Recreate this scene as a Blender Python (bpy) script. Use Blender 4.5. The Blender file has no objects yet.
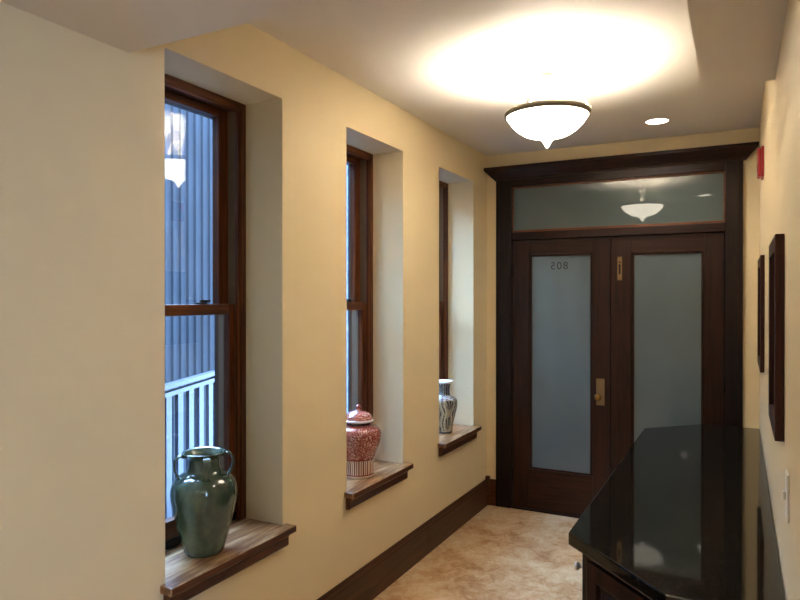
import bpy, bmesh, math, random
from mathutils import Vector, Matrix
random.seed(5)
S = bpy.context.scene
COL = S.collection
PI = math.pi
EXPOSURE = 1.9

# ------------------------------------------------------------------ helpers
def tag(o, label=None, cat=None, group=None, kind=None):
    if label: o['label'] = label
    if cat: o['category'] = cat
    if group: o['group'] = group
    if kind: o['kind'] = kind
    return o

def empty(name, loc=(0, 0, 0), rz=0.0, parent=None, **k):
    o = bpy.data.objects.new(name, None); COL.objects.link(o)
    o.empty_display_size = 0.1
    o.location = loc; o.rotation_euler = (0, 0, rz)
    if parent: o.parent = parent
    return tag(o, **k)

class MB:
    def __init__(s): s.bm = bmesh.new()
    def face(s, vs, smooth=False):
        try:
            f = s.bm.faces.new(vs); f.smooth = smooth; return f
        except ValueError:
            return None
    def box(s, x0, x1, y0, y1, z0, z1, bev=0.0):
        r = bmesh.ops.create_cube(s.bm, size=1.0)
        vs = r['verts']
        for v in vs:
            v.co = Vector(((x0 + x1) / 2 + v.co.x * (x1 - x0), (y0 + y1) / 2 + v.co.y * (y1 - y0), (z0 + z1) / 2 + v.co.z * (z1 - z0)))
        if bev:
            es = list({e for v in vs for e in v.link_edges})
            bmesh.ops.bevel(s.bm, geom=es, offset=bev, segments=2, profile=0.6, affect='EDGES')
        return s
    def prism(s, pts, z0, z1, axis='z', bev=0.0):
        """pts: 2-D outline; axis z -> (x,y); axis y -> (x,z); axis x -> (y,z), swept from z0 to z1 on the axis"""
        def P(a, b, c):
            return {'z': (a, b, c), 'y': (a, c, b), 'x': (c, a, b)}[axis]
        A = [s.bm.verts.new(P(a, b, z0)) for a, b in pts]
        B = [s.bm.verts.new(P(a, b, z1)) for a, b in pts]
        n = len(pts); fs = []
        for i in range(n):
            fs.append(s.face([A[i], A[(i + 1) % n], B[(i + 1) % n], B[i]]))
        fs.append(s.face(A[::-1])); fs.append(s.face(B))
        fs = [f for f in fs if f]
        bmesh.ops.recalc_face_normals(s.bm, faces=fs)
        if bev:
            es = list({e for v in A + B for e in v.link_edges})
            bmesh.ops.bevel(s.bm, geom=es, offset=bev, segments=2, profile=0.6, affect='EDGES')
        return s
    def lathe(s, prof, c=(0, 0, 0), seg=48, M=None, close_bottom=False, close_top=False):
        rings = []
        c = Vector(c)
        for r, z in prof:
            ring = []
            if r < 1e-6:
                co = Vector((0, 0, z)); co = (M @ co if M else co) + c
                ring = [s.bm.verts.new(co)]
            else:
                for i in range(seg):
                    a = 2 * PI * i / seg
                    co = Vector((r * math.cos(a), r * math.sin(a), z)); co = (M @ co if M else co) + c
                    ring.append(s.bm.verts.new(co))
            rings.append(ring)
        fs = []
        for a, b in zip(rings, rings[1:]):
            for i in range(seg):
                j = (i + 1) % seg
                if len(a) == 1 and len(b) == 1: continue
                if len(a) == 1: fs.append(s.face([a[0], b[j], b[i]], True))
                elif len(b) == 1: fs.append(s.face([a[i], a[j], b[0]], True))
                else: fs.append(s.face([a[i], a[j], b[j], b[i]], True))
        if close_bottom and len(rings[0]) > 1: fs.append(s.face(rings[0][::-1]))
        if close_top and len(rings[-1]) > 1: fs.append(s.face(rings[-1]))
        return s
    def tube(s, pts, r, seg=10, flat=1.0, up=Vector((0, 0, 1))):
        """sweep an ellipse (r wide, r*flat thick) along pts; r may be a list"""
        pts = [Vector(p) for p in pts]; rings = []
        for i, p in enumerate(pts):
            t = (pts[min(i + 1, len(pts) - 1)] - pts[max(i - 1, 0)]).normalized()
            a = t.cross(up)
            if a.length < 1e-3: a = t.cross(Vector((0, 1, 0)))
            a.normalize(); b = a.cross(t).normalized()
            rr = r[i] if isinstance(r, (list, tuple)) else r
            rings.append([s.bm.verts.new(p + a * (rr * math.cos(2 * PI * k / seg)) + b * (rr * flat * math.sin(2 * PI * k / seg))) for k in range(seg)])
        for A, B in zip(rings, rings[1:]):
            for i in range(seg):
                s.face([A[i], A[(i + 1) % seg], B[(i + 1) % seg], B[i]], True)
        s.face(rings[0][::-1]); s.face(rings[-1])
        return s
    def build(s, name, mat, parent=None, loc=None, rz=None, **k):
        bmesh.ops.recalc_face_normals(s.bm, faces=s.bm.faces[:])
        me = bpy.data.meshes.new(name); s.bm.to_mesh(me); s.bm.free()
        o = bpy.data.objects.new(name, me); COL.objects.link(o)
        me.materials.append(mat)
        if parent: o.parent = parent
        if loc is not None: o.location = loc
        if rz is not None: o.rotation_euler = (0, 0, rz)
        return tag(o, **k)

def smooth_by_angle(o, deg=35):
    me = o.data
    for p in me.polygons: p.use_smooth = True
    me.set_sharp_from_angle(angle=math.radians(deg))

# ------------------------------------------------------------------ materials
def lin(c):
    if isinstance(c, str):
        c = c.lstrip('#'); c = [int(c[i:i + 2], 16) / 255 for i in (0, 2, 4)]
    return tuple(((v / 12.92) if v <= .04045 else ((v + .055) / 1.055) ** 2.4) for v in c[:3]) + (1,)

class Mat:
    def __init__(s, name, base='#808080', rough=.5, metal=0.0, coat=0.0, coat_rough=.03, spec=.5, **kw):
        s.m = bpy.data.materials.new(name); s.m.use_nodes = True
        s.nt = s.m.node_tree; s.b = s.nt.nodes['Principled BSDF']
        s.out = s.nt.nodes['Material Output']
        s.b.inputs['Base Color'].default_value = lin(base)
        s.b.inputs['Roughness'].default_value = rough
        s.b.inputs['Metallic'].default_value = metal
        s.b.inputs['Coat Weight'].default_value = coat
        s.b.inputs['Coat Roughness'].default_value = coat_rough
        s.b.inputs['Specular IOR Level'].default_value = spec
    def n(s, t, **props):
        n = s.nt.nodes.new(t)
        for k, v in props.items():
            if hasattr(n, k) and k not in n.inputs: setattr(n, k, v)
            else: n.inputs[k].default_value = v
        return n
    def l(s, a, b): s.nt.links.new(a, b)
    def coords(s, scale=(1, 1, 1), rot=(0, 0, 0), kind='Object', loc=(0, 0, 0)):
        tc = s.n('ShaderNodeTexCoord'); mp = s.n('ShaderNodeMapping')
        mp.inputs['Scale'].default_value = scale; mp.inputs['Rotation'].default_value = rot; mp.inputs['Location'].default_value = loc
        s.l(tc.outputs[kind], mp.inputs['Vector']); return mp.outputs['Vector']
    def ramp(s, fac, stops, interp='LINEAR'):
        r = s.n('ShaderNodeValToRGB'); r.color_ramp.interpolation = interp
        e = r.color_ramp.elements
        while len(e) < len(stops): e.new(0.5)
        for i, (p, c) in enumerate(stops):
            e[i].position = p; e[i].color = lin(c)
        s.l(fac, r.inputs['Fac']); return r.outputs['Color']
    def noise(s, vec, scale, detail=4, rough=.55, dist=0.0):
        n = s.n('ShaderNodeTexNoise'); n.inputs['Scale'].default_value = scale; n.inputs['Detail'].default_value = detail
        n.inputs['Roughness'].default_value = rough; n.inputs['Distortion'].default_value = dist
        s.l(vec, n.inputs['Vector']); return n.outputs['Fac']
    def math(s, op, a, b=None, c=None):
        n = s.n('ShaderNodeMath'); n.operation = op
        for i, v in enumerate((a, b, c)):
            if v is None: continue
            if isinstance(v, (int, float)): n.inputs[i].default_value = v
            else: s.l(v, n.inputs[i])
        return n.outputs[0]
    def mix(s, fac, a, b, blend='MIX'):
        n = s.n('ShaderNodeMix'); n.data_type = 'RGBA'; n.blend_type = blend
        for sock, v in ((n.inputs[0], fac), (n.inputs[6], a), (n.inputs[7], b)):
            if isinstance(v, (int, float)): sock.default_value = v
            elif isinstance(v, str): sock.default_value = lin(v)
            else: s.l(v, sock)
        return n.outputs[2]
    def bump(s, h, strength=.2, dist=.01):
        n = s.n('ShaderNodeBump'); n.inputs['Strength'].default_value = strength; n.inputs['Distance'].default_value = dist
        s.l(h, n.inputs['Height']); s.l(n.outputs['Normal'], s.b.inputs['Normal'])
    def color(s, c): s.l(c, s.b.inputs['Base Color'])

def paint(name, base, rough=.6):
    M = Mat(name, base, rough, spec=.3)
    v = M.coords(); M.bump(M.noise(v, 220, 3), .06, .002); return M.m

def wood(name, dark, mid, light, axis='z', scale=1.0, rough=.35, coat=.3, gx=26, coat_rough=.12, spec=.2):
    M = Mat(name, mid, rough, coat=coat, coat_rough=coat_rough, spec=spec)
    st = {'x': (1.1, gx, gx), 'y': (gx, 1.1, gx), 'z': (gx, gx, 1.1)}[axis]
    v = M.coords(tuple(a * scale for a in st))
    n1 = M.noise(v, 1.4, 8, .62, 1.2)
    v2 = M.coords(tuple(a * scale * 4 for a in st)); n2 = M.noise(v2, 2.0, 3, .6)
    h = M.math('ADD', M.math('MULTIPLY', n1, .72), M.math('MULTIPLY', n2, .28))
    M.color(M.ramp(h, [(.34, dark), (.5, mid), (.68, light)]))
    M.bump(h, .12, .002)
    return M.m

WALL = paint('cream_paint', '#dfcca6')
CEIL = paint('ceiling_paint', '#ddd5cb', .7)
DOORW_Z = wood('mahogany_upright', '#140905', '#2a1409', '#3a1c0d', 'z', gx=30, rough=.45, coat=.08)
DOORW_X = wood('mahogany_level', '#160a06', '#2d160a', '#42210f', 'x', gx=30, rough=.45, coat=.08)
TRIMW_Z = wood('casing_upright', '#0d0706', '#1a0d09', '#28140c', 'z', gx=30, rough=.45, coat=.08)
TRIMW_X = wood('casing_level', '#120806', '#23100a', '#3c1f12', 'x', gx=24, rough=.45, coat=.08)
BEADW = wood('stop_bead_wood', '#4a2a18', '#6b3e24', '#83502f', 'x', gx=20, rough=.4)
BASEW_Y = wood('skirting_wood', '#2b160c', '#432613', '#59341c', 'y', gx=26, rough=.4)
BASEW_X = wood('skirting_wood_end', '#351a0e', '#4f2a15', '#643819', 'x', gx=26, rough=.4)
WINW_Z = wood('oak_upright', '#2b1409', '#54290f', '#7a431d', 'z', gx=34, rough=.42, coat=.2)
WINW_Y = wood('oak_level', '#2b1409', '#54290f', '#7a431d', 'y', gx=34, rough=.42, coat=.2)
SILLW = wood('sill_oak', '#2e1508', '#80552f', '#d8b78c', 'y', gx=9, rough=.34, coat=.6, coat_rough=.22, spec=.5)
SILLE = wood('sill_edge_oak', '#2b1409', '#4d2713', '#6a3a1c', 'y', gx=30, rough=.4, coat=.25)
CABW_Z = wood('cabinet_cherry', '#140805', '#24110c', '#331811', 'z', gx=22, rough=.35, coat=.4)
FRAMEW = wood('picture_frame_wood', '#1c0a06', '#34140b', '#4a2010', 'z', gx=20, rough=.4, coat=.08)
BRASS = Mat('aged_brass', '#9c7440', .32, 1.0).m
BRONZE = Mat('dull_bronze', '#8d7350', .45, .8).m
RIMM = Mat('antique_pewter', '#6d6252', .5, .5).m
NICKEL = Mat('brushed_nickel', '#cfc8bb', .35, 1.0).m
BLACKM = Mat('black_iron', '#0e0d0c', .4, .6).m
WHITEP = Mat('white_plastic', '#e8e2d6', .4).m
LINER = Mat('jamb_liner_vinyl', '#6b5a46', .6).m
STORM = Mat('dark_storm_frame', '#20242b', .6).m
REDP = Mat('red_plastic', '#b3161a', .35, coat=.3).m
INK = Mat('black_lettering', '#22282b', .6).m
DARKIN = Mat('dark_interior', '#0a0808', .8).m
WHITER = Mat('white_painted_metal', '#3d404b', .5, spec=.1).m

def floor_mat():
    M = Mat('marbled_floor', '#c6a784', .38, spec=.4)
    v = M.coords()
    a = M.noise(v, 2.6, 6, .6, .4); b = M.noise(v, 13, 8, .7, 1.0); c = M.noise(v, 60, 6, .7)
    h = M.math('ADD', M.math('MULTIPLY', a, .45), M.math('ADD', M.math('MULTIPLY', b, .38), M.math('MULTIPLY', c, .17)))
    M.color(M.ramp(h, [(.38, '#a0724a'), (.46, '#bc946a'), (.52, '#ccab84'), (.62, '#dbc2a0')]))
    M.bump(h, .08, .002)
    M.l(M.ramp(b, [(.3, '#606060'), (.7, '#8a8a8a')]), M.b.inputs['Roughness'])
    return M.m
FLOOR = floor_mat()

def granite_mat():
    M = Mat('polished_black_granite', '#0c0c0a', .05, spec=.42, coat=.0)
    v = M.coords()
    vo = M.n('ShaderNodeTexVoronoi'); vo.inputs['Scale'].default_value = 130; M.l(v, vo.inputs['Vector'])
    n = M.noise(v, 90, 5, .7)
    f = M.math('MULTIPLY', M.math('SUBTRACT', 1.0, vo.outputs['Distance']), n)
    fl = M.n('ShaderNodeTexVoronoi'); fl.inputs['Scale'].default_value = 110; M.l(v, fl.inputs['Vector'])
    fleck = M.math('MULTIPLY', M.math('LESS_THAN', fl.outputs['Distance'], .2), M.math('GREATER_THAN', M.noise(v, 60, 2), .5))
    M.color(M.mix(M.math('MULTIPLY', fleck, .13), M.ramp(f, [(.25, '#0b0a07'), (.36, '#15130e'), (.45, '#2a271c'), (.60, '#5c5743')]), '#a49d84'))
    return M.m
GRANITE = granite_mat()

def fresnel(nt, ior):
    # the pane is not refracted through: give both of its faces the same air-to-glass reflectance
    g = nt.nodes.new('ShaderNodeNewGeometry'); mr = nt.nodes.new('ShaderNodeMapRange')
    mr.inputs['To Min'].default_value = ior; mr.inputs['To Max'].default_value = 1 / ior
    nt.links.new(g.outputs['Backfacing'], mr.inputs['Value'])
    fr = nt.nodes.new('ShaderNodeFresnel'); nt.links.new(mr.outputs[0], fr.inputs['IOR']); return fr

def clear_glass(name, tint='#f2f6f6'):
    m = bpy.data.materials.new(name); m.use_nodes = True; nt = m.node_tree
    nt.nodes.remove(nt.nodes['Principled BSDF']); out = nt.nodes['Material Output']
    fr = fresnel(nt, 1.52)
    tr = nt.nodes.new('ShaderNodeBsdfTransparent'); tr.inputs['Color'].default_value = lin(tint)
    gl = nt.nodes.new('ShaderNodeBsdfGlossy'); gl.inputs['Roughness'].default_value = 0.0
    mx = nt.nodes.new('ShaderNodeMixShader')
    nt.links.new(fr.outputs[0], mx.inputs[0]); nt.links.new(tr.outputs[0], mx.inputs[1]); nt.links.new(gl.outputs[0], mx.inputs[2])
    nt.links.new(mx.outputs[0], out.inputs['Surface']); return m
GLASS = clear_glass('window_glass')

def frosted(name, base, transl=.5, rough=.9):
    """satin back, polished front: diffuse + translucent under a mirror-smooth clear face"""
    m = bpy.data.materials.new(name); m.use_nodes = True; nt = m.node_tree
    nt.nodes.remove(nt.nodes['Principled BSDF']); out = nt.nodes['Material Output']
    N = nt.nodes.new; L = nt.links.new
    tc = N('ShaderNodeTexCoord'); no = N('ShaderNodeTexNoise'); no.inputs['Scale'].default_value = 3.0
    L(tc.outputs['Object'], no.inputs['Vector'])
    rp = N('ShaderNodeValToRGB'); b = lin(base)
    rp.color_ramp.elements[0].color = tuple(c * .9 for c in b[:3]) + (1,); rp.color_ramp.elements[1].color = tuple(min(1, c * 1.1) for c in b[:3]) + (1,)
    L(no.outputs['Fac'], rp.inputs['Fac'])
    df = N('ShaderNodeBsdfDiffuse'); tl = N('ShaderNodeBsdfTranslucent')
    L(rp.outputs[0], df.inputs['Color']); L(rp.outputs[0], tl.inputs['Color'])
    m1 = N('ShaderNodeMixShader'); m1.inputs[0].default_value = transl
    L(df.outputs[0], m1.inputs[1]); L(tl.outputs[0], m1.inputs[2])
    fr = fresnel(nt, 1.6)
    gl = N('ShaderNodeBsdfGlossy'); gl.inputs['Roughness'].default_value = 0.01
    m2 = N('ShaderNodeMixShader'); L(fr.outputs[0], m2.inputs[0]); L(m1.outputs[0], m2.inputs[1]); L(gl.outputs[0], m2.inputs[2])
    L(m2.outputs[0], out.inputs['Surface']); return m
FROST = frosted('frosted_door_glass', '#7a8484', .5)
FROST_T = frosted('frosted_transom_glass', '#6c7671', .5)

def bowl_mat():
    m = bpy.data.materials.new('alabaster_lamp_glass'); m.use_nodes = True; nt = m.node_tree
    nt.nodes.remove(nt.nodes['Principled BSDF']); out = nt.nodes['Material Output']
    N = nt.nodes.new; L = nt.links.new
    df = N('ShaderNodeBsdfDiffuse'); tl = N('ShaderNodeBsdfTranslucent')
    df.inputs['Color'].default_value = (.80, .78, .72, 1); tl.inputs['Color'].default_value = (.11, .10, .08, 1)
    m1 = N('ShaderNodeMixShader'); m1.inputs[0].default_value = .35
    L(df.outputs[0], m1.inputs[1]); L(tl.outputs[0], m1.inputs[2])
    em = N('ShaderNodeEmission'); em.inputs['Color'].default_value = (1, .90, .72, 1); em.inputs['Strength'].default_value = 3.6
    ad = N('ShaderNodeAddShader'); L(m1.outputs[0], ad.inputs[0]); L(em.outputs[0], ad.inputs[1])
    L(ad.outputs[0], out.inputs['Surface']); return m
BOWL = bowl_mat()

def emit(name, col, st):
    m = bpy.data.materials.new(name); m.use_nodes = True; nt = m.node_tree
    nt.nodes.remove(nt.nodes['Principled BSDF']); e = nt.nodes.new('ShaderNodeEmission')
    e.inputs['Color'].default_value = col; e.inputs['Strength'].default_value = st
    nt.links.new(e.outputs[0], nt.nodes['Material Output'].inputs['Surface']); return m

def celadon():
    M = Mat('celadon_glaze', '#4c6656', .12, coat=.6, coat_rough=.05)
    v = M.coords((1, 1, .6)); n = M.noise(v, 14, 5, .6)
    M.color(M.ramp(n, [(.35, '#333f33'), (.5, '#42503f'), (.65, '#55624d')]))
    M.l(M.ramp(n, [(.3, '#404040'), (.7, '#686868')]), M.b.inputs['Roughness'])
    return M.m
CELADON = celadon()

def angle_height(M):
    """(angle around the axis 0..1, z) sockets of the object's own coordinates"""
    tc = M.n('ShaderNodeTexCoord'); sp = M.n('ShaderNodeSeparateXYZ'); M.l(tc.outputs['Object'], sp.inputs[0])
    a = M.math('ADD', M.math('MULTIPLY', M.math('ARCTAN2', sp.outputs['Y'], sp.outputs['X']), 1 / (2 * PI)), .5)
    cb = M.n('ShaderNodeCombineXYZ'); M.l(a, cb.inputs[0]); M.l(sp.outputs['Z'], cb.inputs[1])
    return a, sp.outputs['Z'], tc.outputs['Object']

def red_jar_mat(lid=False):
    M = Mat('iron_red_porcelain', '#a23a2c', .15, coat=.7, coat_rough=.05)
    a, z, obj = angle_height(M)
    vo = M.n('ShaderNodeTexVoronoi'); vo.feature = 'DISTANCE_TO_EDGE'; vo.inputs['Scale'].default_value = 105; M.l(obj, vo.inputs['Vector'])
    vn = M.noise(obj, 120, 4, .7)
    f = M.math('ADD', vo.outputs['Distance'], M.math('MULTIPLY', M.math('SUBTRACT', vn, .5), .5))
    scroll = M.ramp(f, [(-.02, '#d8b4a2'), (.05, '#b0584a'), (.14, '#86251e'), (.4, '#641814')])
    # large medallions of paler scroll
    big = M.noise(obj, 16, 3, .5)
    scroll = M.mix(M.ramp(big, [(.52, '#000000'), (.6, '#505050')]), scroll, '#cfa48c')
    if lid:
        M.color(scroll); return M.m
    # petal band below: white lappets between red lines
    w = M.math('ABSOLUTE', M.math('SUBTRACT', M.math('FRACT', M.math('MULTIPLY', a, 22)), .5))
    petals = M.ramp(w, [(.12, '#6f2018'), (.17, '#d7c3b2'), (.36, '#cdb8a8'), (.42, '#8b3025'), (.48, '#a9584a')])
    inb = M.math('LESS_THAN', z, .098)
    c = M.mix(inb, scroll, petals)
    band = M.math('LESS_THAN', M.math('ABSOLUTE', M.math('SUBTRACT', z, .100)), .0035)
    c = M.mix(band, c, '#7a1f17')
    base = M.math('LESS_THAN', z, .016)
    c = M.mix(base, c, '#cbb3a4')
    foot = M.math('LESS_THAN', M.math('ABSOLUTE', M.math('SUBTRACT', z, .018)), .003)
    c = M.mix(foot, c, '#8b3025')
    M.color(c); return M.m
REDJAR = red_jar_mat(); REDLID = red_jar_mat(True)
RIMW = Mat('white_porcelain_rim', '#cfc3bb', .15, coat=.6).m
REDDARK = Mat('dark_collar_glaze', '#3a1a18', .2, coat=.5).m

def blue_vase_mat():
    M = Mat('blue_white_porcelain', '#c9c2b2', .15, coat=.7, coat_rough=.05)
    a, z, obj = angle_height(M)
    fine = M.noise(obj, 150, 4, .8)
    # lozenges that each hold a fan of leaves
    u = M.math('MULTIPLY', a, 7)
    dx = M.math('SUBTRACT', M.math('FRACT', u), .5); s1 = M.math('ABSOLUTE', dx)
    row = M.math('FRACT', M.math('ADD', M.math('MULTIPLY', z, 7.0), M.math('MULTIPLY', M.math('FRACT', M.math('MULTIPLY', M.math('FLOOR', u), .5)), 1.0)))
    dia = M.math('ADD', M.math('MULTIPLY', s1, 2.0), M.math('ABSOLUTE', M.math('MULTIPLY', M.math('SUBTRACT', row, .5), 1.0)))
    ang = M.math('ARCTAN2', M.math('MULTIPLY', dx, .085), M.math('MULTIPLY', M.math('SUBTRACT', row, .12), .14))
    stripes = M.math('SINE', M.math('MULTIPLY', ang, 20))
    rr = M.math('ADD', M.math('POWER', M.math('MULTIPLY', dx, 2.7), 2), M.math('POWER', M.math('MULTIPLY', M.math('SUBTRACT', row, .52), 2.4), 2))
    fan = M.math('MULTIPLY', M.math('GREATER_THAN', stripes, -.35), M.math('LESS_THAN', rr, .62))
    edge = M.math('LESS_THAN', M.math('ABSOLUTE', M.math('SUBTRACT', dia, .98)), .09)
    leaves = M.ramp(M.noise(obj, 75, 3, .6), [(.44, '#a39c8c'), (.5, '#606a72'), (.58, '#333d4b')])
    c = M.mix(M.math('GREATER_THAN', dia, .98), '#969083', leaves)
    c = M.mix(edge, c, '#c2bbaa')
    c = M.mix(fan, c, '#2a3342')
    c = M.mix(M.math('GREATER_THAN', fine, .60), c, '#6a6f76')
    # shoulder: pale with dabs of rust
    sh = M.math('GREATER_THAN', z, .232)
    dabs = M.ramp(M.noise(obj, 42, 3, .6), [(.45, '#bdbfc4'), (.55, '#5d6472'), (.60, '#8c4a38'), (.66, '#b8b4ae')])
    c = M.mix(sh, c, dabs)
    nk = M.math('GREATER_THAN', z, .262)
    w = M.math('ABSOLUTE', M.math('SUBTRACT', M.math('FRACT', M.math('MULTIPLY', a, 18)), .5))
    neck = M.ramp(M.math('ADD', w, M.math('MULTIPLY', M.math('SUBTRACT', fine, .5), 1.2)), [(.15, '#2c3546'), (.3, '#545f6c'), (.42, '#aaa79c')])
    c = M.mix(nk, c, neck)
    top = M.math('GREATER_THAN', z, .345)
    c = M.mix(top, c, '#dfe4e6')
    ft = M.math('LESS_THAN', z, .012); c = M.mix(ft, c, '#2c3546')
    M.color(c); return M.m
BLUEV = blue_vase_mat()

def siding_mat():
    M = Mat('ribbed_steel_siding', '#3d4758', .7, .0, spec=.05)
    v = M.coords((1, 1, .4)); M.color(M.ramp(M.noise(v, 3, 4), [(.3, '#1a1c20'), (.7, '#212429')])); return M.m
def stone_mat():
    M = Mat('rough_stone', '#93a0b0', .95, spec=.05)
    br = M.n('ShaderNodeTexBrick'); v = M.coords((1, 1, 1), (PI / 2, 0, PI / 2))
    M.l(v, br.inputs['Vector']); br.inputs['Scale'].default_value = 4.2
    br.inputs['Color1'].default_value = lin('#4a525c'); br.inputs['Color2'].default_value = lin('#2d333c'); br.inputs['Mortar'].default_value = lin('#5a6168')
    br.inputs['Mortar Size'].default_value = .03
    n = M.noise(M.coords(), 24, 6, .7)
    M.color(M.mix(.6, br.outputs['Color'], M.ramp(n, [(.35, '#151a24'), (.55, '#2c3440'), (.7, '#535c68')])))
    M.bump(n, .8, .03); return M.m
SIDING = siding_mat(); STONE = stone_mat()
GROUND = Mat('asphalt', '#4d5158', .9).m

# ------------------------------------------------------------------ sizes
R = 1.851; H = 2.694; HS = 2.385       # right wall, ceiling, lowered ceiling
YN = -3.335                             # where the lowered ceiling starts
YB = -8.0; XR = 4.4; YO = -4.35         # the room behind the camera
WX = -0.20                              # face of the window frames
ZS, ZT = .6314, 2.4523
SILLZ = [.624, .634, .654]
OPEN = [(-3.1883, -2.5425), (-2.0294, -1.4131), (-.9014, -.2847)]

# ------------------------------------------------------------------ shell
floor = MB().box(-.36, XR + .2, YB - .2, .0, -.12, 0).build('floor', FLOOR, kind='structure')
# left wall: piers and the masonry over and under the three openings
b = MB(); XO = -.36
ys = [YB - .2] + [v for o in OPEN for v in o] + [.12]
for i in range(0, len(ys), 2): b.box(XO, 0, ys[i], ys[i + 1], 0, 2.9)
for (y0, y1), zs in zip(OPEN, SILLZ):
    b.box(XO, 0, y0, y1, ZT, 2.9); b.box(XO, 0, y0, y1, 0, zs - .03)
b.build('wall_left', WALL, kind='structure')
# end wall with the door opening
DX0, DX1, DZ = .15, 1.69, 2.47
b = MB(); b.box(0, DX0, 0, .12, 0, 2.9); b.box(DX1, R, 0, .12, 0, 2.9); b.box(DX0, DX1, 0, .12, DZ, 2.9)
b.build('wall_end', WALL, kind='structure')
MB().box(R, R + .14, YO, .12, 0, 2.9).build('wall_right', WALL, kind='structure')
b = MB(); b.box(R + .14, XR, YO, YO + .14, 0, 2.9); b.build('wall_corner', WALL, kind='structure')
WB = (-6.63, -5.97, .8, 2.3)
b = MB(); b.box(XR, XR + .2, YB - .2, WB[0], 0, 2.9); b.box(XR, XR + .2, WB[1], YO + .14, 0, 2.9); b.box(XR, XR + .2, WB[0], WB[1], 0, WB[2]); b.box(XR, XR + .2, WB[0], WB[1], WB[3], 2.9)
b.build('wall_far_right', WALL, kind='structure')
MB().box(0, XR, YB - .2, YB, 0, 2.9).build('wall_back', WALL, kind='structure')
MB().box(0, R, YN, 0, H, 2.9).build('ceiling', CEIL, kind='structure')
b = MB(); b.prism([(0, YB), (XR, YB), (XR, YO), (R, YO), (R, -2.08), (1.613, -2.08), (1.613, YN), (0, YN)], HS, 2.9)
b.build('ceiling_soffit', CEIL, kind='structure')

# skirting: profile swept, mitred
def skirt(name, mat, pts, d, h=.198, seam=None):
    """pts: run along +y at x=0 (d=('y',y0,y1)) or along +x at y=0"""
    prof = [(0, 0), (.019, 0), (.019, h - .035), (.015, h - .03), (.015, h - .016), (.008, h - .004), (.0, h)]
    b = MB()
    if d[0] == 'y':
        b.prism([(x, z) for x, z in prof], d[1], d[2], axis='y')
    else:
        b.prism([(-x, z) for x, z in prof], d[1], d[2], axis='x')
    return b.build(name, mat, kind='structure')
skirt('baseboard_left', BASEW_Y, None, ('y', YB, -1.118))
skirt('baseboard_left_far', BASEW_Y, None, ('y', -1.114, -.0))
skirt('baseboard_end', BASEW_X, None, ('x', .02, .082))
b = MB(); b.box(.0, .03, -.03, 0, 0, .222, .002); b.build('baseboard_corner', BASEW_X, kind='structure')

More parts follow.
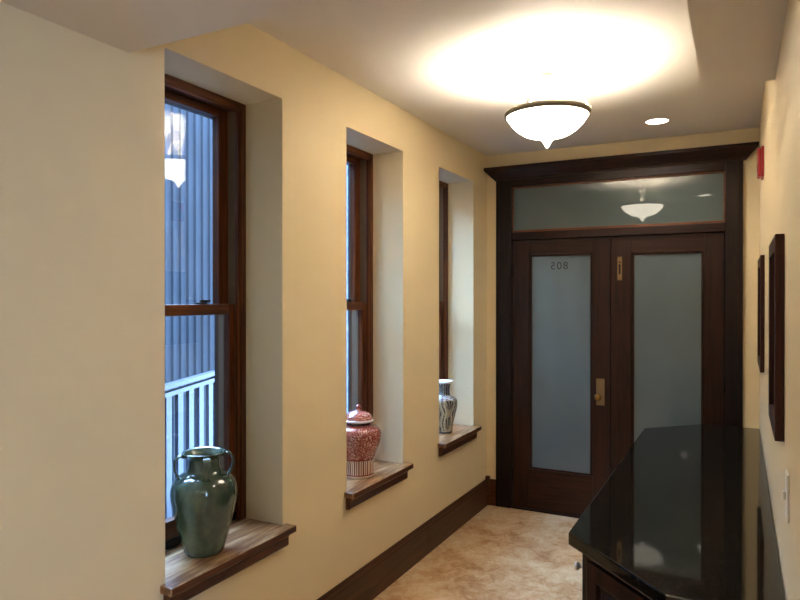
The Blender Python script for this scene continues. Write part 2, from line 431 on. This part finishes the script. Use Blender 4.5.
# ------------------------------------------------------------------ windows
def make_window(i, y0, y1):
    ZS = SILLZ[i]
    n = i + 1
    root = empty('window_%d' % n, ((WX + XO) / 2, (y0 + y1) / 2, ZS), kind='structure')
    ox, oy, oz = root.location
    w = (y1 - y0) / 2; h = ZT - ZS; X = lambda x: x - ox
    # fixed frame: face casing, jambs, head
    b = MB()
    FJ = .034; FH = .032
    for s in (-1, 1):
        a, c = (w - FJ, w) if s > 0 else (-w, -w + FJ)
        b.box(X(WX - .14), X(WX), a, c, 0, h, .003)
        a, c = (w - FJ - .012, w - FJ) if s > 0 else (-w + FJ, -w + FJ + .012)
        b.box(X(WX - .022), X(WX - .006), a, c, 0, h - FH, .002)       # inner stop
    b.build('window_frame', WINW_Z, root)
    b = MB(); b.box(X(WX - .14), X(WX + .001), -w + FJ, w - FJ, h - FH, h, .003)
    b.box(X(WX - .022), X(WX - .006), -w + FJ + .012, w - FJ - .012, h - FH - .008, h - FH, .002)
    b.build('window_head', WINW_Y, root)
    b = MB()
    for s in (-1, 1):
        a, c = (w - FJ - .006, w - FJ) if s > 0 else (-w + FJ, -w + FJ + .006)
        b.box(X(WX - .125), X(WX - .024), a, c, .02, h - FH)
    b.build('jamb_liner', LINER, root)
    iw = w - FJ - .008
    def sash(name, xf, xb, z0, z1, bot, top, st):
        b = MB()
        for s in (-1, 1):
            a, c = (iw - st, iw) if s > 0 else (-iw, -iw + st)
            b.box(X(xb), X(xf), a, c, z0, z1, .003)
        o = b.build(name, WINW_Z, root)
        b = MB(); b.box(X(xb), X(xf), -iw + st, iw - st, z0, z0 + bot, .003); b.box(X(xb), X(xf), -iw + st, iw - st, z1 - top, z1, .003)
        b.build('sash_rail', WINW_Y, o)
        b = MB(); xm = (xf + xb) / 2; b.box(X(xm - .003), X(xm + .003), -iw + st - .004, iw - st + .004, z0 + bot - .004, z1 - top + .004)
        b.build('glass_pane', GLASS, o)
        return o
    zm = 1.572 - ZS
    sash('upper_sash', WX - .066, WX - .104, zm - .045, h - FH, .04, .036, .058)
    lo = sash('lower_sash', WX - .028, WX - .062, .03, zm, .075, .045, .036)
    # sash lock on the meeting rail
    b = MB(); LKY = .10
    b.box(X(WX - .058), X(WX - .034), LKY - .02, LKY + .02, zm, zm + .008, .002); b.tube([(X(WX - .046), LKY - .004, zm + .012), (X(WX - .046), LKY + .045, zm + .014)], .006, 8)
    b.lathe([(.010, zm + .006), (.010, zm + .02), (0, zm + .021)], (X(WX - .046), LKY, 0), 12)
    b.build('sash_lock', BLACKM, lo)
    b = MB()
    for s in (-1, 1):
        a, c = (w - .030, w - .012) if s > 0 else (-w + .012, -w + .030)
        b.box(X(WX - .159), X(WX - .142), a, c, .03, h, .002)
    b.box(X(WX - .159), X(WX - .142), -w + .030, w - .030, h - .055, h, .002)
    b.build('storm_frame', STORM, root)
    b = MB(); b.box(X(WX - .16), X(WX - .024), -w + .001, w - .001, 0, .032, .003); b.build('frame_sill', BLACKM, root)
    # stool: board with horns past the opening, moulded apron under it
    def outline():
        e = .056
        return [(X(WX - .02), -w), (X(0), -w), (X(0), -w - .024), (X(e), -w - .024), (X(e), w + .024), (X(0), w + .024), (X(0), w), (X(WX - .02), w)]
    b = MB(); b.prism(outline(), -.028, .0, 'z', .004); b.build('window_sill', SILLW, root)
    b = MB(); L = w + .008
    prof = [(0, -.029), (.036, -.029), (.036, -.037), (.026, -.05), (.026, -.082), (.018, -.09), (.0, -.09)]
    b.prism([(X(a), z) for a, z in prof], -L, L, 'y')
    b.build('sill_apron', SILLE, root)
    b = MB(); b.box(X(.0562), X(.0566), -w - .021, w + .021, -.025, -.003); b.build('sill_edge', SILLE, root)
    # exterior sill
    b = MB(); b.prism([(X(WX - .161), -.01), (X(WX - .161), .03), (X(XO - .06), .005), (X(XO - .06), -.03)], -w, w, 'y'); b.build('outer_sill', WHITER, root)
for i, (y0, y1) in enumerate(OPEN): make_window(i, y0, y1)

w5 = empty('window_5', (XR + .1, -6.3, .8), kind='structure')  # unseen window, added to send daylight onto the near left wall
b = MB()
for (a, c, e, f) in ((-.33, -.28, 0, 1.5), (.28, .33, 0, 1.5), (-.28, .28, 0, .05), (-.28, .28, 1.45, 1.5), (-.28, .28, .73, .77)): b.box(-.03, .03, a, c, e, f, .003)
b.build('window_frame', WINW_Z, w5)
b = MB(); b.box(-.004, .004, -.28, .28, .05, 1.45); b.build('glass_pane', GLASS, w5)

# ------------------------------------------------------------------ door surround (casing, cornice, transom)
YC = -.022
cas = empty('trim_1', (.92, 0, 0), kind='structure')
def X(x): return x - .92
b = MB()
b.box(X(.082), X(.20), YC, .0, 0, 2.50, .003); b.box(X(1.655), X(1.757), YC, .0, 0, 2.50, .003)
b.box(X(.098), X(.112), YC - .006, YC, 0, 2.49, .002); b.box(X(1.727), X(1.741), YC - .006, YC, 0, 2.49, .002)
b.box(X(.185), X(.205), -.002, .10, 0, 2.47, .002); b.box(X(1.653), X(1.673), -.002, .10, 0, 2.47, .002)
b.build('side_casing', TRIMW_Z, cas)
b = MB(); b.box(X(.20), X(1.655), YC, 0, 2.436, 2.50, .003); b.box(X(.2), X(1.66), -.002, .1, 2.44, 2.47)
b.build('head_casing', TRIMW_X, cas)
b = MB()
prof = [(0, 2.49), (-.026, 2.49), (-.030, 2.505), (-.040, 2.515), (-.062, 2.545), (-.075, 2.562), (-.078, 2.567), (-.078, 2.585), (-.074, 2.589), (0, 2.589)]
b.prism(prof, X(.004), X(1.846), 'x')
co = b.build('cornice', TRIMW_X, cas)
# trim the cornice ends to a raking profile by sloping the lower vertices inwards
for v in co.data.vertices:
    d = (2.565 - v.co.z) / .075
    if d > 0:
        v.co.x += (.072 * d if v.co.x < 0 else -.072 * d)
b = MB(); b.box(X(.205), X(1.653), -.016, .06, 2.035, 2.092, .003); b.build('transom_bar', TRIMW_X, cas)
b = MB(); b.box(X(.20), X(.228), .050, .075, 0, 2.06); b.box(X(1.632), X(1.66), .050, .075, 0, 2.06); b.box(X(.2), X(1.66), .050, .075, 2.005, 2.08); b.box(X(.90), X(.95), .050, .062, .015, 2.03)
b.build('door_stop', TRIMW_Z, cas)
b = MB(); b.box(X(.205), X(1.653), -.012, .10, 0, .014, .003); b.build('threshold', TRIMW_X, cas)
tr = empty('window_4', (.93, .0, 2.092), kind='structure')
def XT(x): return x - .93
b = MB()
for (x0, x1, z0, z1) in ((.205, .215, 0, .344), (1.643, 1.653, 0, .344), (.215, 1.643, 0, .016), (.215, 1.643, .332, .344)):
    b.box(XT(x0), XT(x1), -.004, .03, z0, z1, .002)
b.build('glazing_bead', BEADW, tr)
b = MB(); b.box(XT(.210), XT(1.648), .012, .020, .008, .338); b.build('glass_pane', FROST_T, tr)

# ------------------------------------------------------------------ double doors
def door(n, x0, x1, gx0, gx1, gz0, gz1, hinge):
    root = empty('door_%d' % n, ((x0 + x1) / 2, 0, .014), kind='structure')
    cx = (x0 + x1) / 2; Z0 = .014
    Xd = lambda x: x - cx; Zd = lambda z: z - Z0
    y0, y1 = .004, .048
    b = MB()
    b.box(Xd(x0), Xd(gx0 - .018), y0, y1, 0, Zd(2.03), .003); b.box(Xd(gx1 + .018), Xd(x1), y0, y1, 0, Zd(2.03), .003)
    b.build('door_stile', DOORW_Z, root)
    b = MB()
    b.box(Xd(gx0 - .018), Xd(gx1 + .018), y0 + .001, y1, 0, Zd(gz0 - .018)); b.box(Xd(gx0 - .018), Xd(gx1 + .018), y0 + .001, y1, Zd(gz1 + .018), Zd(2.03))
    b.build('door_rail', DOORW_X, root)
    b = MB()
    g = .018
    for (a, c, e, f) in ((gx0 - g, gx0, gz0 - g, gz1 + g), (gx1, gx1 + g, gz0 - g, gz1 + g), (gx0, gx1, gz0 - g, gz0), (gx0, gx1, gz1, gz1 + g)):
        b.box(Xd(a), Xd(c), y0 + .008, y0 + .03, Zd(e), Zd(f), .005)
    b.box(Xd(gx0 - g - .006), Xd(gx1 + g + .006), y0 - .008, y0 + .006, Zd(gz0 - g - .004), Zd(gz0 - g + .008), .002)
    b.build('glazing_bead', DOORW_Z, root)
    b = MB(); b.box(Xd(gx0 - .004), Xd(gx1 + .004), y0 + .018, y0 + .024, Zd(gz0 - .004), Zd(gz1 + .004))
    pane = b.build('glass_pane', FROST, root)
    for z in (.25, 1.02, 1.80):
        b = MB(); hx = Xd(x0 if hinge < 0 else x1)
        b.lathe([(0, -.052), (.004, -.05), (.0065, -.045), (.0065, .045), (.004, .05), (0, .056)], (hx, y0 - .004, Zd(z)), 12)
        b.build('hinge', BLACKM, root)
    return root, pane, Xd, Zd
d1, pane1, X1, Z1 = door(1, .208, .925, .352, .783, .325, 1.906, -1)
d2, pane2, X2, Z2 = door(2, .929, 1.650, 1.083, 1.510, .325, 1.896, 1)
# push plate and knob on the left leaf
b = MB(); b.box(X1(.828), X1(.886), -.001, .0045, Z1(.83), Z1(1.02), .002)
for z in (.84, 1.01): b.lathe([(.004, 0), (.004, .002), (0, .003)], (X1(.857), -.001, Z1(z)), 10, Matrix.Rotation(PI / 2, 3, 'X'))
hp = b.build('handle_plate', BRONZE, d1, label='brown bronze back plate of the knob')
b = MB(); prof = [(.013, 0), (.011, .008), (.008, .014), (.008, .026), (.016, .032), (.023, .04), (.025, .048), (.022, .056), (.012, .062), (0, .063)]
b.lathe(prof, (X1(.848), .0, Z1(.893)), 24, Matrix.Rotation(PI / 2, 3, 'X')); b.build('door_knob', BRASS, hp)
b = MB(); b.prism([(X1(.857) + .006 * math.cos(t * PI / 6), Z1(.965) + .009 * math.sin(t * PI / 6)) for t in range(12)], -.0035, .0, 'y'); b.build('keyhole_cover', BRASS, hp)
# flush bolt on the right leaf
b = MB(); b.box(X2(.972), X2(1.004), -.0005, .0045, Z2(1.722), Z2(1.888), .003)
for z in (1.732, 1.878): b.lathe([(.005, 0), (.005, .002), (0, .003)], (X2(.988), -.0005, Z2(z)), 10, Matrix.Rotation(PI / 2, 3, 'X'))
fb = b.build('flush_bolt', BRONZE, d2, label='bronze flush bolt plate near the top of the stile')
b = MB(); b.box(X2(.982), X2(.994), -.0015, -.0003, Z2(1.765), Z2(1.855)); b.build('bolt_slot', BLACKM, fb)
b = MB(); b.lathe([(.007, 0), (.006, .010), (.0, .012)], (X2(.988), -.001, Z2(1.84)), 12, Matrix.Rotation(PI / 2, 3, 'X')); b.build('bolt_thumb', BRASS, fb)
# suite number, painted to be read from the other side
cu = bpy.data.curves.new('door_number', 'FONT'); cu.body = '805'; cu.size = .078; cu.extrude = .0006; cu.align_x = 'CENTER'; cu.align_y = 'CENTER'
cu.space_character = 1.2; cu.offset = .0
to = bpy.data.objects.new('door_number', cu); COL.objects.link(to)
dg = bpy.context.evaluated_depsgraph_get(); me = bpy.data.meshes.new_from_object(to.evaluated_get(dg)); bpy.data.objects.remove(to)
to = bpy.data.objects.new('door_number', me); COL.objects.link(to); me.materials.clear(); me.materials.append(INK)
to.parent = pane1; to.rotation_euler = (PI / 2, 0, PI); to.location = (X1(.557), .0205, Z1(1.832))
to['label'] = 'dark suite number lettered on the glass, seen mirrored'
# the lobby beyond the glass
b = MB()
b.box(-.2, 2.2, 1.9, 2.0, 0, 2.9); b.box(-.3, -.2, .12, 2.0, 0, 2.9); b.box(2.2, 2.3, .12, 2.0, 0, 2.9)
b.build('wall_lobby', paint('lobby_paint', '#8f9694'), kind='structure')
MB().box(-.3, 2.3, .0, 2.0, -.12, 0).build('floor_lobby', FLOOR, kind='structure')
MB().box(-.3, 2.3, .12, 2.0, 2.8, 2.9).build('ceiling_lobby', CEIL, kind='structure')

# ------------------------------------------------------------------ ceiling lamp
LX, LY, LZ = .922, -1.70, 2.478
lamp = empty('ceiling_lamp', (LX, LY, H), label='large white glass bowl lamp with metal rim, hanging from the ceiling before the doors', cat='lamp')
def Zl(z): return z - H
b = MB(); b.lathe([(0, 0), (.062, 0), (.064, -.006), (.058, -.014), (.040, -.022), (.022, -.028), (.0, -.030)], (0, 0, 0), 32); b.build('canopy', NICKEL, lamp)
b = MB(); b.lathe([(.010, -.028), (.010, -.060), (.036, -.066), (.044, -.078), (.036, -.092), (.018, -.100), (.016, -.112), (.030, -.120), (.030, -.150), (.020, -.185), (.012, -.20), (.0, -.202)], (0, 0, 0), 24)
b.build('socket_cluster', NICKEL, lamp)
b = MB()
bp = [(r * .98, z * .95) for r, z in [(.197, 0), (.188, -.028), (.170, -.055), (.145, -.080), (.118, -.099), (.095, -.110), (.070, -.116), (.050, -.119), (.034, -.127), (.022, -.140), (.014, -.155), (.007, -.168), (0, -.176)]]
inner = [(max(r - .006, 0), z + .006) for r, z in bp[:8]] + [(0, -.106)]
b.lathe(bp, (0, 0, Zl(LZ)), 64); b.lathe(inner, (0, 0, Zl(LZ)), 64)
b.lathe([(.193, 0), (.187, .006)], (0, 0, Zl(LZ)), 64)
b.build('glass_bowl', BOWL, lamp)
b = MB(); b.lathe([(.194, -.018), (.200, -.018), (.202, .0), (.200, .006), (.194, .006), (.194, -.018)], (0, 0, Zl(LZ)), 64)
rim = b.build('rim_band', RIMM, lamp)
for k in range(3):
    a = math.radians(20 + 120 * k)
    ca, sa = math.cos(a), math.sin(a)
    b = MB(); pts = [(.045 * ca, .045 * sa, -.014), (.085 * ca, .085 * sa, -.060), (.13 * ca, .13 * sa, -.105), (.178 * ca, .178 * sa, -.152), (.202 * ca, .202 * sa, Zl(LZ) + .006)]
    b.tube(pts, .007, 8); b.lathe([(.005, 0), (.005, .018), (.003, .024), (0, .026)], (.204 * ca, .204 * sa, Zl(LZ) + .008), 10)
    b.build('support_arm', NICKEL, lamp)
BULB = emit('lamp_bulb_glass', (1, .90, .76, 1), 225)
for k in range(3):
    a = math.radians(80 + 120 * k)
    b = MB(); M3 = Matrix.Rotation(a, 3, 'Z') @ Matrix.Rotation(math.radians(125), 3, 'Y')
    b.lathe([(.008, .0), (.010, .012), (.017, .032), (.020, .045), (.016, .058), (.008, .066), (0, .068)], (.012 * math.cos(a), .012 * math.sin(a), Zl(LZ) - .050), 16, M3)
    b.build('light_bulb', BULB, lamp)
def point(name, loc, W, col, rad, parent=None):
    l = bpy.data.lights.new(name, 'POINT'); l.energy = W; l.color = col; l.shadow_soft_size = rad
    o = bpy.data.objects.new(name, l); COL.objects.link(o); o.location = loc
    if parent: o.parent = parent
    return o
WARM = (1.0, .92, .80)

# recessed downlights
DL = emit('downlight_lens', (1, .90, .74, 1), 4)
def downlight(x, y, z, W, label, r=.073, size=2.7):
    o = empty('recessed_downlight', (x, y, z), label=label, cat='light')
    b = MB(); b.lathe([(r + .004, .0005), (r, -.003), (r - .006, -.004), (r - .009, .0), ], (0, 0, 0), 40); b.build('trim_ring', WHITEP, o)
    b = MB(); b.lathe([(r - .007, -.001), (r - .012, -.0025), (0, -.0028)], (0, 0, 0), 40); b.build('lens', DL, o)
    l = bpy.data.lights.new('downlight_beam', 'SPOT'); l.energy = W;  l.color = (1, .93, .82); l.spot_size = size; l.spot_blend = 1.0; l.shadow_soft_size = .05
    lo = bpy.data.objects.new('downlight_beam', l); COL.objects.link(lo); lo.location = (0, 0, -.01); lo.parent = o
    return o
downlight(1.282, -.464, H, 12, 'small round recessed downlight glowing in the ceiling before the double doors')
downlight(1.40, -2.87, H, 8, 'round recessed downlight above the clipped counter end, mirrored in the transom')
downlight(1.0, -5.9, HS, 20, 'added unseen downlight in the low ceiling behind the viewer, left one')  # added out of view to brighten the near left wall
downlight(2.9, -6.2, HS, 22, 'added unseen downlight in the low ceiling behind the viewer, right one')  # second added fixture out of view, fills the near end with light

# ------------------------------------------------------------------ cabinet and countertop
out = [(R - .002, -.24), (1.53, -.24), (1.222, -.55), (1.222, -2.555), (1.565, -2.905), (R - .002, -2.93)]
top = MB().prism(out, .757, .7987, 'z', .006).build('countertop', GRANITE, label='polished black granite countertop with clipped corners along the right wall', cat='countertop')
cab = empty('sideboard_cabinet', (1.55, -1.57, 0), label='dark cherry cabinet with clipped corners under the black granite', cat='cabinet')
cb = [(R - .002, -.28), (1.555, -.28), (1.275, -.565), (1.275, -2.52), (1.60, -2.852), (R - .002, -2.895)]
loc = lambda P: [(x - 1.55, y + 1.57) for x, y in P]
b = MB(); b.prism(loc(cb), .09, .756, 'z', .003)
b.build('body', CABW_Z, cab)
kb = [(R - .002, -.32), (1.57, -.32), (1.32, -.59), (1.32, -2.50), (1.62, -2.80), (R - .002, -2.84)]
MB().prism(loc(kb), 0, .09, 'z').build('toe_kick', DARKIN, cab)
def panel_door(p, q, z0, z1, knob, gap=.012):
    """recessed-panel door on the face that runs from p to q (seen with outside on the right of p->q)"""
    p, q = Vector(p), Vector(q); d = (q - p); L = d.length; d.normalize(); nrm = Vector((d.y, -d.x))
    root = MB(); st = .055; th = .02
    w = L - 2 * gap; h = z1 - z0
    root.box(0, st, 0, th, 0, h, .003); root.box(w - st, w, 0, th, 0, h, .003)
    root.box(st, w - st, 0, th, 0, st, .003); root.box(st, w - st, 0, th, h - st, h, .003)
    ang = math.atan2(d.y, d.x)
    o3 = p + d * gap + nrm * th
    o = root.build('door', CABW_Z, cab, (o3.x - 1.55, o3.y + 1.57, z0), ang)
    b = MB(); b.box(st + .002, w - st - .002, .012, th - .001, st + .002, h - st - .002)
    if w > 2 * st + .06: b.box(st + .022, w - st - .022, .004, .014, st + .022, h - st - .022, .006)
    b.build('door_panel', CABW_Z, o)
    if knob is not None:
        b = MB(); kx = knob * w if knob < 1.001 else w - .03
        kx = .03 if knob == 0 else w - .03
        b.lathe([(.007, 0), (.005, .010), (.005, .014), (.012, .018), (.0155, .024), (.013, .030), (0, .033)], (kx, 0, h - .085), 20, Matrix.Rotation(PI / 2, 3, 'X'))
        b.build('knob', NICKEL, o, label='round nickel knob')
    return o
# the outward side must be on the right hand of p->q
xf = 1.275
seg = [-.60, -1.075, -1.55, -2.025, -2.50]
for k in range(4):
    panel_door((xf, seg[k]), (xf, seg[k + 1]), .11, .735, 1 if k % 2 else 0)
panel_door((1.275 + .012, -2.52 - .012), (1.60 - .012, -2.852 + .012), .11, .715, None, .014)
panel_door((1.555 - .01, -.28 - .01), (1.275 + .01, -.565 + .01), .11, .715, None, .014)

# ------------------------------------------------------------------ right wall things
def picture(y0, y1, z0, z1, th, label):
    cx, cy, cz = R, (y0 + y1) / 2, z0
    o = empty('picture_frame', (cx, cy, cz), label=label, cat='picture')
    w = (y1 - y0) / 2; h = z1 - z0; f = .045
    b = MB()
    b.box(-th, -.001, -w, -w + f, 0, h, .003); b.box(-th, -.001, w - f, w, 0, h, .003)
    b.box(-th, -.001, -w + f, w - f, 0, f, .003); b.box(-th, -.001, -w + f, w - f, h - f, h, .003)
    b.build('moulding', FRAMEW, o)
    M = Mat('print', '#3c3a3a', .6)
    v = M.coords((1, 1, 1)); M.color(M.ramp(M.noise(v, 5, 4), [(.35, '#2b2b2e'), (.55, '#4b4741'), (.7, '#6b5b49')]))
    MB().box(-.006, -.002, -w + f, w - f, f, h - f).build('print', M.m, o)
    MB().box(-.012, -.009, -w + f - .002, w - f + .002, f - .002, h - f + .002).build('glass_pane', GLASS, o)
picture(-2.69, -2.235, 1.198, 1.778, .024, 'larger dark wooden picture frame on the right wall, the nearer one')
picture(-1.03, -.45, 1.22, 1.815, .020, 'dark wooden picture frame on the right wall, the one nearer the doors')
al = empty('fire_alarm', (R, -.83, 2.235), label='red fire alarm box high on the right wall by the door cornice', cat='alarm')
MB().box(-.012, -.001, -.062, .062, -.002, .158, .002).build('back_plate', REDP, al)
MB().box(-.030, -.012, -.055, .055, .004, .150, .005).build('cover', REDP, al)
MB().box(-.032, -.030, -.03, .03, .03, .07, .001).build('horn_grille', Mat('darker_red_grille', '#7c0f12', .5).m, al)
sw = empty('wall_switch', (R, -2.86, 1.09), label='white switch plate on the right wall above the granite', cat='switch')
MB().box(-.006, -.0005, -.036, .036, -.055, .065, .002).build('plate', WHITEP, sw)
MB().box(-.0135, -.006, -.005, .005, -.006, .016, .002).build('toggle', WHITEP, sw)
b = MB(); b.lathe([(.005, 0), (.002, .004), (.002, .012), (.006, .015), (.004, .019), (0, .020)], (0, 0, 0), 12, Matrix.Rotation(-PI / 2, 3, 'Y'))
b.build('wall_hook', WHITEP, None, (R - .0005, -1.55, 1.27), label='tiny white hook on the right wall between the two picture frames', cat='hook')

# ------------------------------------------------------------------ vases
def shell(prof, th=.006):
    """outer profile bottom->top, then back down the inside"""
    inn = [(max(r - th, .001), z) for r, z in prof[::-1] if z > .012]
    return prof + inn + [(0, .012)]
def spline(pts, n=5):
    out = []
    for i in range(len(pts) - 1):
        p0 = pts[max(i - 1, 0)]; p1 = pts[i]; p2 = pts[i + 1]; p3 = pts[min(i + 2, len(pts) - 1)]
        for k in range(n):
            t = k / n
            f = lambda a, b, c, d: .5 * (2 * b + (c - a) * t + (2 * a - 5 * b + 4 * c - d) * t * t + (3 * b - a - 3 * c + d) * t ** 3)
            out.append((f(p0[0], p1[0], p2[0], p3[0]), f(p0[1], p1[1], p2[1], p3[1])))
    out.append(pts[-1]); return out
ZV = ZS
v1 = empty('green_vase', (-.085, -2.918, SILLZ[0]), math.radians(-40), label='celadon green amphora vase with strap handles on the nearest window sill', cat='vase')
prof = spline([(.066, .0), (.074, .008), (.083, .035), (.096, .085), (.110, .14), (.121, .195), (.1235, .235), (.116, .270), (.094, .295), (.068, .310), (.060, .325), (.059, .345), (.063, .362), (.075, .376), (.082, .382)], 5)
b = MB(); b.lathe([(0, .002), (.062, .002)] + prof + [(.079, .386), (.072, .381)] + [(max(r - .006, .01), z) for r, z in prof[::-1] if z > .012 and z < .376] + [(0, .014)], (0, 0, 0), 72)
b.build('body', CELADON, v1)
for k in range(4):
    a = PI / 2 * k; ca, sa = math.cos(a), math.sin(a)
    path = spline([(.068, .366), (.088, .374), (.102, .364), (.109, .345), (.106, .320), (.097, .300), (.086, .290)], 5)
    b = MB()
    for off in (-.0095, -.003, .003, .0095):
        b.tube([(r * ca - off * sa, r * sa + off * ca, z) for r, z in path], .0055, 8, .8)
    b.build('handle', CELADON, v1)

v2 = empty('ginger_jar', (-.098, -1.755, SILLZ[1]), .3, label='red and white patterned ginger jar with lid on the middle window sill', cat='jar')
prof = spline([(.082, .0), (.086, .006), (.086, .02), (.084, .05), (.087, .085), (.101, .13), (.117, .175), (.126, .212), (.125, .242), (.108, .266), (.076, .278), (.066, .282), (.066, .296)], 5)
b = MB(); b.lathe([(0, .001)] + prof + [(.060, .296), (.060, .278)] + [(r - .006, z) for r, z in prof[::-1] if .012 < z < .276] + [(0, .012)], (0, 0, 0), 72)
b.build('body', REDJAR, v2)
b = MB(); b.lathe([(.0662, .279), (.0675, .281), (.0675, .292), (.0662, .294)], (0, 0, 0), 48); b.build('collar', REDDARK, v2, label='dark glazed collar')
ld = MB().lathe([(.058, .293), (.083, .295), (.086, .299), (.085, .305), (.077, .308)], (0, 0, 0), 64).build('lid_rim', RIMW, v2, label='white rim of the lid')
b = MB(); b.lathe(spline([(.078, .3075), (.076, .316), (.064, .333), (.045, .346), (.023, .353), (.012, .356), (.0095, .361), (.0135, .368), (.0135, .376), (.008, .383), (.0, .386)], 4), (0, 0, 0), 64)
b.build('lid', REDLID, v2)

v3 = empty('blue_vase', (-.108, -.585, SILLZ[2]), .2, label='blue and white patterned vase with flared rim on the farthest window sill', cat='vase')
prof = spline([(.060, .0), (.064, .004), (.062, .018), (.066, .05), (.078, .10), (.091, .15), (.098, .19), (.0985, .215), (.091, .238), (.070, .253), (.050, .262), (.045, .275), (.045, .30), (.047, .325), (.058, .345), (.070, .357)], 5)
b = MB(); b.lathe([(0, .001)] + prof + [(.067, .362), (.060, .358)] + [(max(r - .006, .01), z) for r, z in prof[::-1] if .012 < z < .35] + [(0, .012)], (0, 0, 0), 72)
b.build('body', BLUEV, v3)

# ------------------------------------------------------------------ outdoors
nb = empty('ribbed_building', (-3.2, 0, -3), label='neighbouring building clad in blue grey ribbed metal siding outside the windows', cat='building')
b = MB(); pts = []; y = -4.0; k = 0
while y < 1.15:
    pts += [(y, 0), (y + .035, 0), (y + .05, .018), (y + .085, .018)]; y += .10
pts2 = [(a, x) for a, x in pts]
A = [b.bm.verts.new((x, a, 0)) for a, x in pts2]; B = [b.bm.verts.new((x, a, 6.8)) for a, x in pts2]
for i in range(len(A) - 1): b.face([A[i], A[i + 1], B[i + 1], B[i]])
b.box(-3, -.01, -4, 1.17, 0, 6.8)
b.build('siding', SIDING, nb)
b = MB(); b.box(-.02, .05, 1.15, 1.23, 0, 6.8); b.build('corner_flashing', WHITER, nb)
MB().box(-6.0, -3.6, 1.4, 6.5, -3, 4.7).build('stone_building', STONE, label='rough pale stone wall outside, seen through the middle window', cat='building')
MB().box(-3.1, XO - .01, -5.0, -3.75, -3, 5.5).build('added_sky_block', Mat('sky_block_dark', '#3a3431', .9).m, label='added dark block beside the balcony, unseen, shading the nearest window', cat='building')  # unseen block, added to keep sky light off the nearest window
MB().box(-9, XO - .01, -12, 9, -3.2, -3.0).build('ground', GROUND, kind='structure')
# balcony deck and railing
P0 = Vector((-.78, -3.58)); P1 = Vector((-1.74, -1.10)); d = (P1 - P0); LN = d.length; d.normalize(); ang = math.atan2(d.y, d.x)
rl = empty('balcony_railing', (P0.x, P0.y, .05), ang, label='white metal balcony railing with square balusters outside the nearest window', cat='railing')
b = MB(); b.box(0, LN, -.03, .03, .975, 1.005, .004); b.build('top_rail', WHITER, rl)
b = MB(); b.box(0, LN, -.018, .018, .925, .955, .002); b.box(0, LN, -.018, .018, .06, .09, .002); b.build('rail_bar', WHITER, rl)
nbal = int(LN / .165)
for k in range(nbal):
    x = .03 + k * .165
    if x > LN - .06: break
    b = MB(); b.box(x, x + .075, -.012, .012, .09, .925, .001); b.build('baluster', WHITER, rl)
b = MB(); b.box(LN - .02, LN + .02, -.025, .025, 0, 1.0, .002); b.build('post', WHITER, rl)
dk = MB().prism([(XO - .07, -3.74), (XO - .07, -.95), (-1.83, -.95), (-1.0, -3.74)], -.05, .05, 'z').build('balcony_deck', Mat('grey_deck_paint', '#8a94a4', .6).m, label='pale grey balcony deck outside the nearest window below the railing', cat='deck')

# ------------------------------------------------------------------ light
W = bpy.data.worlds.new('World'); S.world = W; W.use_nodes = True
bg = W.node_tree.nodes['Background']
bg.inputs['Color'].default_value = (.37, .59, 1.0, 1); bg.inputs['Strength'].default_value = 15.0
def area(name, loc, rot, sx, sy, Wt, col):
    l = bpy.data.lights.new(name, 'AREA'); l.shape = 'RECTANGLE'; l.size = sx; l.size_y = sy; l.energy = Wt; l.color = col
    o = bpy.data.objects.new(name, l); COL.objects.link(o); o.location = loc; o.rotation_euler = rot; return o
area('added_lobby_glow', (.1, 1.0, 2.75), (0, 0, 0), .6, .6, 12, (.45, .66, 1.0))  # added area light without a fixture, backlights the frosted panes in blue
def portal(loc, rot, sx, sy):
    o = area('sky_portal', loc, rot, sx, sy, 1, (1, 1, 1)); o.data.cycles.is_portal = True
for (y0, y1), zs in zip(OPEN, SILLZ): portal((XO - .02, (y0 + y1) / 2, (zs + ZT) / 2), (0, -PI / 2, 0), ZT - zs, y1 - y0)
portal((XR + .18, -6.3, 1.55), (0, PI / 2, 0), 1.5, .66)

# ------------------------------------------------------------------ camera
cd = bpy.data.cameras.new('camera'); cam = bpy.data.objects.new('camera', cd); COL.objects.link(cam)
cd.sensor_fit = 'HORIZONTAL'; cd.sensor_width = 36; cd.lens = 652.3 / 800 * 36; cd.clip_start = .02
yaw, pitch = math.radians(27.535), math.radians(-.2165)
cam.location = (1.7406, -4.7909, 1.6)
fwd = Vector((-math.sin(yaw) * math.cos(pitch), math.cos(yaw) * math.cos(pitch), math.sin(pitch)))
cam.rotation_euler = fwd.to_track_quat('-Z', 'Y').to_euler()
S.camera = cam
S.view_settings.view_transform = 'Standard'; S.view_settings.look = 'None'
S.view_settings.exposure = EXPOSURE; S.view_settings.gamma = 1.0; S.view_settings.use_curve_mapping = False
S.cycles.max_bounces = 10; S.cycles.diffuse_bounces = 5; S.cycles.glossy_bounces = 5; S.cycles.transparent_max_bounces = 12
S.cycles.sample_clamp_indirect = 0; S.cycles.use_denoising = True; S.cycles.caustics_reflective = False
